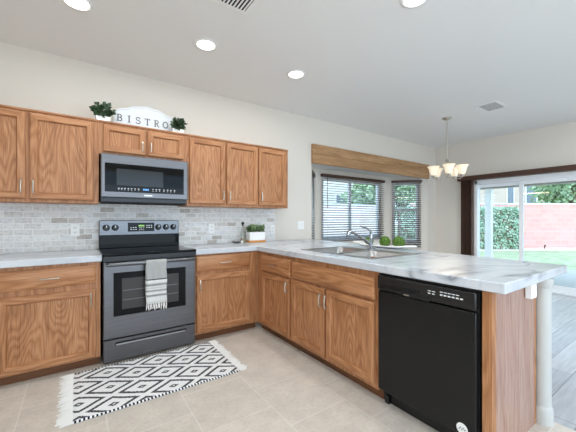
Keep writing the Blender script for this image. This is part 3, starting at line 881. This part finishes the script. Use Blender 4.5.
# ------------------------------------------------------------------ microwave
MX0, MX1, MYF = .178, .940, -.400
t = thing('microwave', 'dark stainless over-the-range microwave below the short wall cabinet', 'microwave', ((MX0 + MX1) / 2, -.2, 1.36))
OFF = t.location.copy()
m = MB(OFF); m.box(MX0, MX1, -.360, -.014, 1.362, 1.7955); m.build('microwave_body', black_pl, t, bevel=.003)
m = MB(OFF)
m.ring_stack([(MX0, MX1, 1.403, 1.792, -.3605), (MX0, MX1, 1.403, 1.792, -.396), (MX0 + .005, MX1 - .005, 1.408, 1.787, -.400),
              (.207, .899, 1.452, 1.712, -.400), (.210, .896, 1.455, 1.709, -.397)], cap=False)
fr = m.build('door_frame', steel, t, angle=30)
m = MB(OFF); m.box(.209, .897, -.3975, -.385, 1.454, 1.710); gl = m.build('door_glass', black_gl, fr, smooth=False)
m = MB(OFF); m.box(.300, .700, -.3982, -.3970, 1.515, 1.665); m.build('viewing_window', mat('microwave_screen', lin(40, 42, 43), .1, spec=.3), gl, smooth=False)
y_ = (-.3986, -.3972)
marks(OFF, [(x + a, x + b, *y_, z, z + h) for x in (.31, .335, .36, .388, .415, .445, .475) for a, b, z, h in ((0, .013, 1.484, .006), (.002, .010, 1.472, .004))]
      + [(x + a, x + b, *y_, z, z + h) for x in (.60, .63, .66, .70, .735, .765, .80) for a, b, z, h in ((0, .013, 1.488, .006), (.002, .011, 1.474, .005))], gl)
m = MB(OFF)
for k in range(4): m.box(.520 + k * .013, .529 + k * .013, -.3986, -.3972, 1.477, 1.492)
m.build('clock_digit', digit_m, gl, smooth=False)
m = MB(OFF); m.box(.53, .60, -.4015, -.3995, 1.424, 1.434); m.build('badge', nickel, fr, smooth=False)
m = MB(OFF); m.box(MX0 + .01, MX1 - .01, -.362, -.05, 1.355, 1.363)
m.build('bottom_grille', dark_gap, t, smooth=False)

# ------------------------------------------------------------------ sign and pots above the cabinets
ZC = ZT + .005
t = thing('wooden_sign', 'white scalloped wooden sign reading BISTRO on top of the cabinets', 'sign', (.575, -.19, ZC))
OFF = t.location.copy()
x0, x1 = .290, .890
def top(u):   # scalloped outline
    b = .150 + .090 * math.sin(PI * u) ** 1.2
    return b + .012 * abs(math.sin(u * PI * 5)) - .006
pts = [(x0, ZC), (x1, ZC)] + [(x1 - (x1 - x0) * k / 60, ZC + top(1 - k / 60)) for k in range(61)]
m = MB(OFF); m.prism(pts, 1, -.200, -.182); sg = m.build('board', sign_m, t, smooth=False)
m = MB(OFF)
n = 60
for k in range(n):
    ua, ub = .03 + .94 * k / n, .03 + .94 * (k + 1) / n
    xa, xb = x0 + (x1 - x0) * ua, x0 + (x1 - x0) * ub
    za, zb = ZC + top(ua) - .018, ZC + top(ub) - .018
    q = [m.v((xa, -.2012, za)), m.v((xb, -.2012, zb)), m.v((xb, -.2012, zb + .005)), m.v((xa, -.2012, za + .005))]
    m.face(q)
m.build('scroll_border', mat('pale_grey_paint', lin(196, 198, 202), .7), sg, smooth=False, recalc=False)
def stroke_letter(ch):
    S = []   # segments (x0,z0,x1,z1,width)
    def arc(cx, cz, rx, rz, a0, a1, w, n=12):
        for k in range(n):
            a, b = R(a0 + (a1 - a0) * k / n), R(a0 + (a1 - a0) * (k + 1) / n)
            S.append((cx + rx * math.cos(a), cz + rz * math.sin(a), cx + rx * math.cos(b), cz + rz * math.sin(b), w))
    T, t_ = .15, .07
    def serif(x, z, w=.34): S.append((x - w / 2, z, x + w / 2, z, t_))
    if ch == 'I': S += [(.3, 0, .3, 1, T)]; serif(.3, .03); serif(.3, .97)
    if ch == 'B':
        S += [(.18, 0, .18, 1, T), (.0, .03, .4, .03, t_), (.0, .97, .38, .97, t_), (.18, .53, .4, .53, t_)]
        arc(.38, .75, .24, .22, 90, -90, .12); arc(.40, .28, .28, .25, 90, -90, .13)
    if ch == 'S':
        arc(.34, .74, .26, .23, 30, 270, .11); arc(.34, .27, .28, .24, 90, -150, .11); S += [(.58, .74, .58, .97, t_), (.08, .04, .08, .27, t_)]
    if ch == 'T': S += [(.36, 0, .36, 1, T), (.0, .96, .72, .96, .09), (.03, .96, .03, .76, t_), (.69, .96, .69, .76, t_)]; serif(.36, .03)
    if ch == 'R':
        S += [(.18, 0, .18, 1, T), (.0, .97, .38, .97, t_), (.18, .50, .38, .50, t_), (.36, .5, .68, .02, .13)]; serif(.18, .03); serif(.68, .03, .2)
        arc(.38, .735, .25, .235, 90, -90, .12)
    if ch == 'O': arc(.42, .5, .36, .46, 0, 360, .13, 24)
    return S
hgt = .066
for ch, cx in zip('BISTRO', (.318, .406, .484, .568, .654, .738)):
    m = MB(OFF); zb = ZC + .056
    for xa, za, xb, zb2, w in stroke_letter(ch):
        a = Vector((xa, za)) * hgt; b = Vector((xb, zb2)) * hgt
        dv = (b - a); ln = max(dv.length, 1e-5); nrm = Vector((-dv.y, dv.x)) / ln * w * hgt / 2; ext = dv / ln * .0008
        q = [a - nrm - ext, b - nrm + ext, b + nrm + ext, a + nrm - ext]
        m.prism([(cx + p.x, zb + p.y) for p in q], 1, -.2026, -.2000)
    m.build('letter', letter_m, sg, smooth=False)

def bushy(m, c, r, n, L, W, flat=.8, up=.4):
    for _ in range(n):
        v = Vector((random.gauss(0, 1), random.gauss(0, 1), random.gauss(0, flat) + up)).normalized()
        p = Vector(c) + Vector((v.x * r * random.uniform(.3, 1), v.y * r * .5 * random.uniform(.3, 1), v.z * r * random.uniform(.3, 1)))
        m.leaf(p, v + Vector((random.gauss(0, .5), random.gauss(0, .5), random.gauss(0, .4))), (random.gauss(0, .6), -.6, 1), L * random.uniform(.7, 1.3), W * random.uniform(.8, 1.2))
def pot_plant(label, x, y, w, h, rx, rz):
    t = thing('potted_plant', label, 'plant', (x, y, ZC))
    m = MB(); a = w / 2; q = .55
    def rg(sx, z): return [m.v((sx * px, sx * py * q, z)) for px, py in ((-1, -1), (1, -1), (1, 1), (-1, 1))]
    rs = [rg(a * .9, 0), rg(a, h), rg(a - .006, h), rg(a - .010, h - .012)]
    m.face(rs[0][::-1])
    for A, B in zip(rs, rs[1:]):
        for k in range(4): m.face([A[k], A[(k + 1) % 4], B[(k + 1) % 4], B[k]])
    m.face(rs[-1])
    m.build('pot', white_cer, t, bevel=.003)
    m = MB()
    for k in range(9):
        a_ = k * .7; m.tube([(0, 0, h - .015), (math.cos(a_) * rx * .35, math.sin(a_) * .012, h + .03), (math.cos(a_) * rx * .7, math.sin(a_) * .03, h + .06)], .0025, 5)
    m.build('stem', leaf_dark, t)
    m = MB()
    for _ in range(120):
        v = Vector((random.gauss(0, 1), random.gauss(0, 1), random.gauss(0, 1))).normalized() * random.uniform(.45, 1)
        p = Vector((v.x * rx, v.y * .036 - .012, h + rz * .85 + v.z * rz))
        m.leaf(p, (v.x + random.gauss(0, .5), v.y * .5 - .25, v.z * .7 + random.gauss(0, .5)), (random.gauss(0, .5), -1, .5 + random.gauss(0, .4)), random.uniform(.028, .046), random.uniform(.028, .04))
    m.build('foliage', leaf_dark, t, smooth=False, recalc=False)
pot_plant('small white pot of dark greenery at left end of the BISTRO sign', .202, -.268, .118, .048, .078, .062)
pot_plant('small white pot of dark greenery at right end of the BISTRO sign', .872, -.268, .112, .046, .068, .055)

# ------------------------------------------------------------------ countertop objects
t = thing('planter_box', 'white box planter of succulents on a honey wood base by backsplash', 'planter', (1.88, -.13, CT1), .0)
m = MB(); m.box(-.115, .118, -.055, .055, 0, .024); m.build('wood_base', honey_m, t, bevel=.004)
m = MB()
m.box(-.11, .11, -.05, .05, .024, .032); m.box(-.11, .11, -.05, -.044, .032, .130); m.box(-.11, .11, .044, .05, .032, .130); m.box(-.11, -.104, -.044, .044, .032, .130); m.box(.104, .11, -.044, .044, .032, .130)
m.box(-.104, .104, -.044, .044, .032, .118)
m.build('box', white_cer, t, bevel=.002)
m = MB()
for cx, cy, r in ((-.09, 0, .055), (-.035, -.012, .06), (.03, .0, .06), (.085, -.01, .058), (.0, .02, .06), (.06, -.02, .05), (-.07, -.02, .05)):
    for k in range(40):
        a = k * 2.4; e = .1 + 1.2 * k / 40
        d = Vector((math.cos(a) * math.cos(e), math.sin(a) * math.cos(e) * .6, math.sin(e)))
        zz = .126 + random.choice((0, .015, .03, .048)); m.leaf(Vector((cx, cy, zz)) + d * .006, d, (0, -.6, 1), r * random.uniform(.7, 1.15), .032)
m.build('succulent', leaf_mid, t, smooth=False, recalc=False)
t = thing('oil_bottle', 'slim glass oil bottle with round black stopper left of the planter', 'bottle', (1.705, -.115, CT1))
m = MB(); m.lathe([(0, 0), (.028, 0), (.030, .004), (.030, .12), (.024, .145), (.011, .175), (.010, .215), (.012, .218)], (0, 0, 0), 20); m.build('bottle', bottle_m, t)
m = MB(); m.lathe([(0, .003), (.026, .003), (.027, .006), (.027, .05), (0, .05)], (0, 0, 0), 20); m.build('oil', mat('pale_oil', lin(196, 178, 140), .2), t)
m = MB(); m.lathe([(0, .205), (.009, .205), (.009, .222), (.015, .228), (.019, .240), (.015, .254), (0, .260)], (0, 0, 0), 18); m.build('stopper', stopper_m, t)
t = thing('small_dish', 'small dark shallow dish lying beside the oil bottle', 'dish', (1.615, -.125, CT1))
m = MB(); m.lathe([(0, 0), (.028, 0), (.055, .014), (.058, .014), (.056, .018), (.028, .006), (0, .005)], (0, 0, 0), 24); m.build('bowl', mat('grey_stoneware', lin(108, 108, 112), .35), t)
t = thing('shaker', 'tiny brown and white shaker in front of the oil bottle', 'shaker', (1.668, -.165, CT1))
m = MB(); m.lathe([(0, 0), (.013, 0), (.015, .012), (.012, .030), (0, .030)], (0, 0, 0), 16); m.build('jar', white_cer, t)
m = MB(); m.lathe([(.0125, .030), (.0135, .033), (.012, .044), (0, .047)], (0, 0, 0), 16); m.build('lid', mat('copper_brown', lin(150, 92, 58), .35), t)

# tray with three moss balls
TX = 2.60
t = thing('dough_bowl', 'long white boat-shaped tray holding three green balls beside the sink', 'tray', (TX, -1.52, CT1), PI / 2)
m = MB(); n = 28
def sec(u, inner):
    wv = (1 - abs(u) ** 2.4) ** .5; zz = .006 + .036 * abs(u) ** 2.4
    hw = .075 * wv + .004; q = []
    for k in range(9):
        a = -1 + 2 * k / 8
        q.append((u * (.40 if not inner else .385), a * hw * (1 if not inner else .92), (zz if inner else max(0, zz - .010)) + .020 * abs(a) ** 2.5 * (wv * .9 + .1)))
    return q
for inner in (False, True):
    rows = [[m.v(p) for p in sec(-1 + 2 * i / n, inner)] for i in range(n + 1)]
    if not inner: ro = rows
    for a, b in zip(rows, rows[1:]):
        for k in range(8): m.face([a[k], a[k + 1], b[k + 1], b[k]])
    if inner:
        for i in range(n):
            m.face([ro[i][0], rows[i][0], rows[i + 1][0], ro[i + 1][0]]); m.face([ro[i][8], rows[i][8], rows[i + 1][8], ro[i + 1][8]])
        m.face(ro[0] + rows[0][::-1]); m.face(ro[n] + rows[n][::-1])
m.build('bowl', white_cer, t, angle=60)
def moss_ball(label, x, y, r):
    m = MB()
    bmesh.ops.create_icosphere(m.bm, subdivisions=4, radius=r * .9)
    for v in m.bm.verts: v.co *= 1 + random.uniform(-.05, .06)
    for _ in range(420):
        d = Vector((random.gauss(0, 1), random.gauss(0, 1), random.gauss(0, 1))).normalized()
        m.leaf(d * r * .88, d + Vector((random.gauss(0, .5), random.gauss(0, .5), random.gauss(0, .5))), d.orthogonal(), r * .26, r * .14)
    o = m.build('moss_ball', leaf_ball, smooth=False, recalc=False)
    o.location = (x, y, CT1 + .008 + r); return tag(o, label, 'decorative ball', 'green balls on the white tray')
moss_ball('green moss ball partly hidden behind the chrome faucet', TX, -1.352, .045)
moss_ball('green moss ball in the middle of the white tray', TX, -1.560, .054)
moss_ball('green moss ball at the window end of the tray, farthest from faucet', TX, -1.722, .056)

# ------------------------------------------------------------------ support post and bracket
t = thing('support_post', 'white round support post under the overhanging end of the peninsula', 'post', (2.283, -2.928, 0))
m = MB(); m.tube([(0, 0, .10), (0, 0, CT0 - .03)], .043, 24); m.build('shaft', post_m, t)
m = MB(); m.lathe([(0, 0), (.052, 0), (.052, .085), (.048, .095), (.043, .105)], (0, 0, 0), 24); m.build('base', post_m, t)
m = MB(); m.lathe([(.043, CT0 - .06), (.050, CT0 - .05), (.053, CT0 - .002), (0, CT0 - .002)], (0, 0, 0), 24); m.build('capital', post_m, t)
m = MB((2.09, -2.94, CT0)); m.box(2.05, 2.13, -2.945, -2.914, CT0 - .095, CT0 - .002)
o = m.build('counter_bracket', trim_m, bevel=.003); o.location = (2.09, -2.94, CT0); tag(o, 'small white bracket block under the counter end beside the post', 'bracket')

# ------------------------------------------------------------------ wall outlets and switch
def outlet(label, x, z, y=-.012, w=.072, h=.116, kind='outlet'):
    t = thing('wall_' + kind if kind == 'outlet' else 'light_switch', label, 'outlet' if kind == 'outlet' else 'switch', (x, y, z))
    m = MB(); m.box(-w / 2, w / 2, -.006, 0, -h / 2, h / 2); m.build('cover_plate', white_pl, t, bevel=.002)
    if kind == 'outlet':
        for s in (-.022, .022):
            m = MB(); m.box(-.016, .016, -.0085, -.0055, s - .013, s + .013); so = m.build('socket', white_cer, t, bevel=.002)
            m = MB(); m.box(-.008, -.005, -.0089, -.0080, s - .004, s + .007); m.box(.005, .008, -.0089, -.0080, s - .004, s + .007); m.build('slot', dark_gap, so, smooth=False)
    else:
        for s in (-.023, .023):
            m = MB(); m.box(s - .016, s + .016, -.0095, -.0055, -.033, .033); m.build('rocker', white_cer, t, bevel=.002)
outlet('white outlet on the stone backsplash left of the range', -.01, 1.10)
outlet('white outlet on the backsplash between range and planter', 1.337, 1.09)
outlet('white outlet on the backsplash right of the planter box', 2.206, 1.06)
outlet('white double rocker switch on cream wall left of the bay window', 2.70, 1.115, 0, .118, .118, 'switch')

# ------------------------------------------------------------------ rug
t = thing('rug', 'black and white diamond woven rug with fringe in front of the range', 'rug', (0.52, -1.0125, 0))
m = MB()
RXa, RXb, RYa, RYb = -.02, 1.062, -1.362, -.664
n1, n2 = 40, 26
rows = [[m.v((RXa + (RXb - RXa) * i / n1, RYa + (RYb - RYa) * j / n2, .008 + .0015 * math.sin(i * .7) * math.sin(j * .9))) for i in range(n1 + 1)] for j in range(n2 + 1)]
for a, b in zip(rows, rows[1:]):
    for i in range(n1): m.face([a[i], a[i + 1], b[i + 1], b[i]])
w = m.build('woven_field', rug_m, None, angle=80); w.parent = t; w.location = (-.52, 1.0125, 0)
sm = w.modifiers.new('thickness', 'SOLIDIFY'); sm.thickness = .006; sm.offset = -1
for xe, s in ((RXa, -1), (RXb, 1)):
    m = MB()
    for k in range(52):
        y = RYa + .006 + (RYb - RYa - .012) * k / 51
        L = random.uniform(.055, .085) * s
        j = random.uniform(-.008, .008)
        m.tube([(xe - s * .004, y, .006), (xe + L * .5, y + j * .5, .006), (xe + L, y + j, .004)], [.0045, .0048, .003], 6)
    f = m.build('fringe', fringe_m, None); f.parent = t; f.location = (-.52, 1.0125, 0)

# ------------------------------------------------------------------ window header board and blinds
t = thing('wood_valance', 'long rustic wooden board across the top of the bay window', 'valance', (2.90, -.04, 2.045))
for za, zb in ((0, .142), (.145, .290)):
    m = MB(); m.box(0, 3.153, -.0, .0385, za, zb); m.build('face_board', board_m, t, bevel=.004)

def blind(label, p0, ang, s0, s1, z0, z1, yo=0.0):
    t = thing('window_blind', label, 'blind', (*p0, 0), ang)
    m = MB(); m.box(s0 - .01, s1 + .01, -.078 + yo, -.008 + yo, z1 - .05, z1); m.build('headrail', brown_m, t, bevel=.003)
    m = MB(); n = int((z1 - .06 - z0) / .044)
    for k in range(n):
        z = z1 - .075 - k * .044
        ya, yb, dz = -.066 + yo, -.020 + yo, .0085
        m.prism([(ya, z - dz - .0014), (yb, z + dz - .0014), (yb, z + dz + .0014), (ya, z - dz + .0014)], 0, s0, s1)
    m.build('slat_stack', slat_m, t, smooth=False)
    m = MB(); m.box(s0, s1, -.060 + yo, -.028 + yo, z0 - .006, z0 + .008); m.build('bottom_rail', slat_m, t, bevel=.003)
    m = MB()
    for s in (s0 + .12, s1 - .12): m.tube([(s, -.044 + yo, z0), (s, -.044 + yo, z1 - .03)], .0012, 5)
    m.build('ladder_cord', slat_m, t)
    m = MB(); m.tube([(s0 + .09, -.085 + yo, z1 - .03), (s0 + .09, -.086 + yo, z1 - .62)], .004, 6); m.build('wand', brown_m, t)
blind('narrow slatted blind on the left angled side of the bay window', (BX0, 0), A45, .155, .665, .74, 1.97, .07)
blind('wide dark slatted blind in the middle of the bay window', (BX0 + BD, BD), 0, .115, 1.815, .80, 2.01)
blind('narrow dark slatted blind on the right angled side of the bay window', (BX1 - BD, BD), -A45, .075, .66, .62, 2.02)

# vertical blinds of the patio door
t = thing('vertical_blind', 'dark brown vertical blind stacked at the left of the sliding door', 'blind', (XR - .06, -.68, 0))
m = MB(); m.box(-.06, .055, -2.0, .17, 1.955, 2.04); m.build('valance', brown_m, t, bevel=.004)
m = MB()
for k in range(9):
    y = .10 - k * .024
    m.box(-.045, .045, y - .004, y + .004, .03, 1.955)
m.build('vane_stack', brown_m, t, bevel=.0015)

# ------------------------------------------------------------------ chandelier
cx, cy = 4.586, -1.167
t = thing('chandelier', 'five-light brushed nickel chandelier with frosted bell shades in dining nook', 'chandelier', (cx, cy, 1.80))
Z = lambda z: z - 1.80
m = MB(); m.lathe([(0, Z(H)), (.065, Z(H)), (.065, Z(H) - .012), (.03, Z(H) - .03), (.008, Z(H) - .035), (0, Z(H) - .035)], (0, 0, 0), 24); m.build('canopy', nickel, t)
m = MB(); m.tube([(0, 0, Z(2.11)), (0, 0, Z(H) - .03)], .007, 10); m.build('stem', nickel, t)
m = MB(); m.lathe([(0, Z(1.82)), (.012, Z(1.83)), (.022, Z(1.85)), (.012, Z(1.875)), (.016, Z(1.89)), (.016, Z(1.92)), (.010, Z(1.94)), (.010, Z(2.04)), (.03, Z(2.065)), (.045, Z(2.075)), (.03, Z(2.085)), (.012, Z(2.11)), (0, Z(2.12))], (0, 0, 0), 20); m.build('column', nickel, t)
ph0 = -0.6096
for k, a in enumerate((249, 321, 33, 105, 177)):
    # angle measured from the camera-right axis towards depth
    ang = R(a) + ph0
    ca, sa = math.cos(ang), math.sin(ang); rr = .20
    P = lambda r, z: (r * ca, r * sa, Z(z))
    m = MB(); m.tube([P(.01, 2.06), P(.06, 2.05), P(.08, 1.98), P(.10, 1.87), P(.13, 1.80), P(.175, 1.80), P(rr, 1.84)], .0042, 8); ar = m.build('arm', nickel, t)
    m = MB(); m.lathe([(0, Z(1.815)), (.010, Z(1.820)), (.026, Z(1.845)), (.030, Z(1.863)), (.0, Z(1.863))], (rr * ca, rr * sa, 0), 16); m.build('socket_cup', nickel, ar)
    m = MB(); m.lathe([(.030, Z(1.863)), (.042, Z(1.875)), (.052, Z(1.910)), (.060, Z(1.950)), (.074, Z(1.980)), (.088, Z(1.995)), (.085, Z(1.996)), (.071, Z(1.982)), (.056, Z(1.950)), (.048, Z(1.910)), (.038, Z(1.878)), (.026, Z(1.867))], (rr * ca, rr * sa, 0), 24); m.build('shade', glow_m, ar)
lamp('AREA', 'chandelier_glow', (cx, cy, 1.77), 11.0, (1, 0.84, 0.62), shape='DISK', size=.55)

# ------------------------------------------------------------------ ceiling: downlights and vents
labs = ['recessed ceiling downlight nearest the left edge, above the rug', 'recessed ceiling downlight above the range',
        'recessed ceiling downlight above the counter corner, farthest one', 'recessed ceiling downlight above the sink peninsula, cut by the top edge']
for (x, y), lb in zip(CANS, labs):
    t = thing('downlight', lb, 'light', (x, y, H), 0, 'recessed ceiling downlights')
    m = MB(); m.lathe([(.074, -.002), (.098, -.001), (.100, -.004), (.096, -.008), (.078, -.010), (.074, -.006)], (0, 0, 0), 32, closed=True); m.build('trim_ring', trim_m, t)
    m = MB(); m.lathe([(0, -.003), (.075, -.003), (.075, -.006), (0, -.008)], (0, 0, 0), 32); m.build('lens', disc_m, t)
def vent(label, x0, x1, y0, y1, n):
    t = thing('ceiling_vent', label, 'vent', ((x0 + x1) / 2, (y0 + y1) / 2, H))
    a, b = (x1 - x0) / 2, (y1 - y0) / 2; f = .028
    m = MB(); m.box(-a, a, -b, -b + f, -.007, 0); m.box(-a, a, b - f, b, -.007, 0); m.box(-a, -a + f, -b + f, b - f, -.007, 0); m.box(a - f, a, -b + f, b - f, -.007, 0); m.build('frame', trim_m, t, bevel=.002)
    m = MB(); m.box(-a + f, a - f, -b + f, b - f, -.003, -.001); m.build('backing', mat('vent_shadow', lin(40, 39, 38), .9), t, smooth=False)
    m = MB()
    for k in range(n):
        x = -a + f + (2 * a - 2 * f) * (k + .5) / n
        w_ = (2 * a - 2 * f) / n * .24; m.prism([(x - w_, -.0065), (x + w_, -.0065), (x + w_, -.0045), (x - w_, -.0045)], 1, -b + f, b - f)
    m.build('louvre', trim_m, t, smooth=False)
# prism axis=1 takes (x,z) pairs
vent('white louvred ceiling vent above the range, cut by the top edge', .70, 1.04, -1.85, -1.515, 11)
vent('white louvred ceiling vent over the dining nook near the chandelier', 4.42, 4.80, -1.885, -1.625, 9)
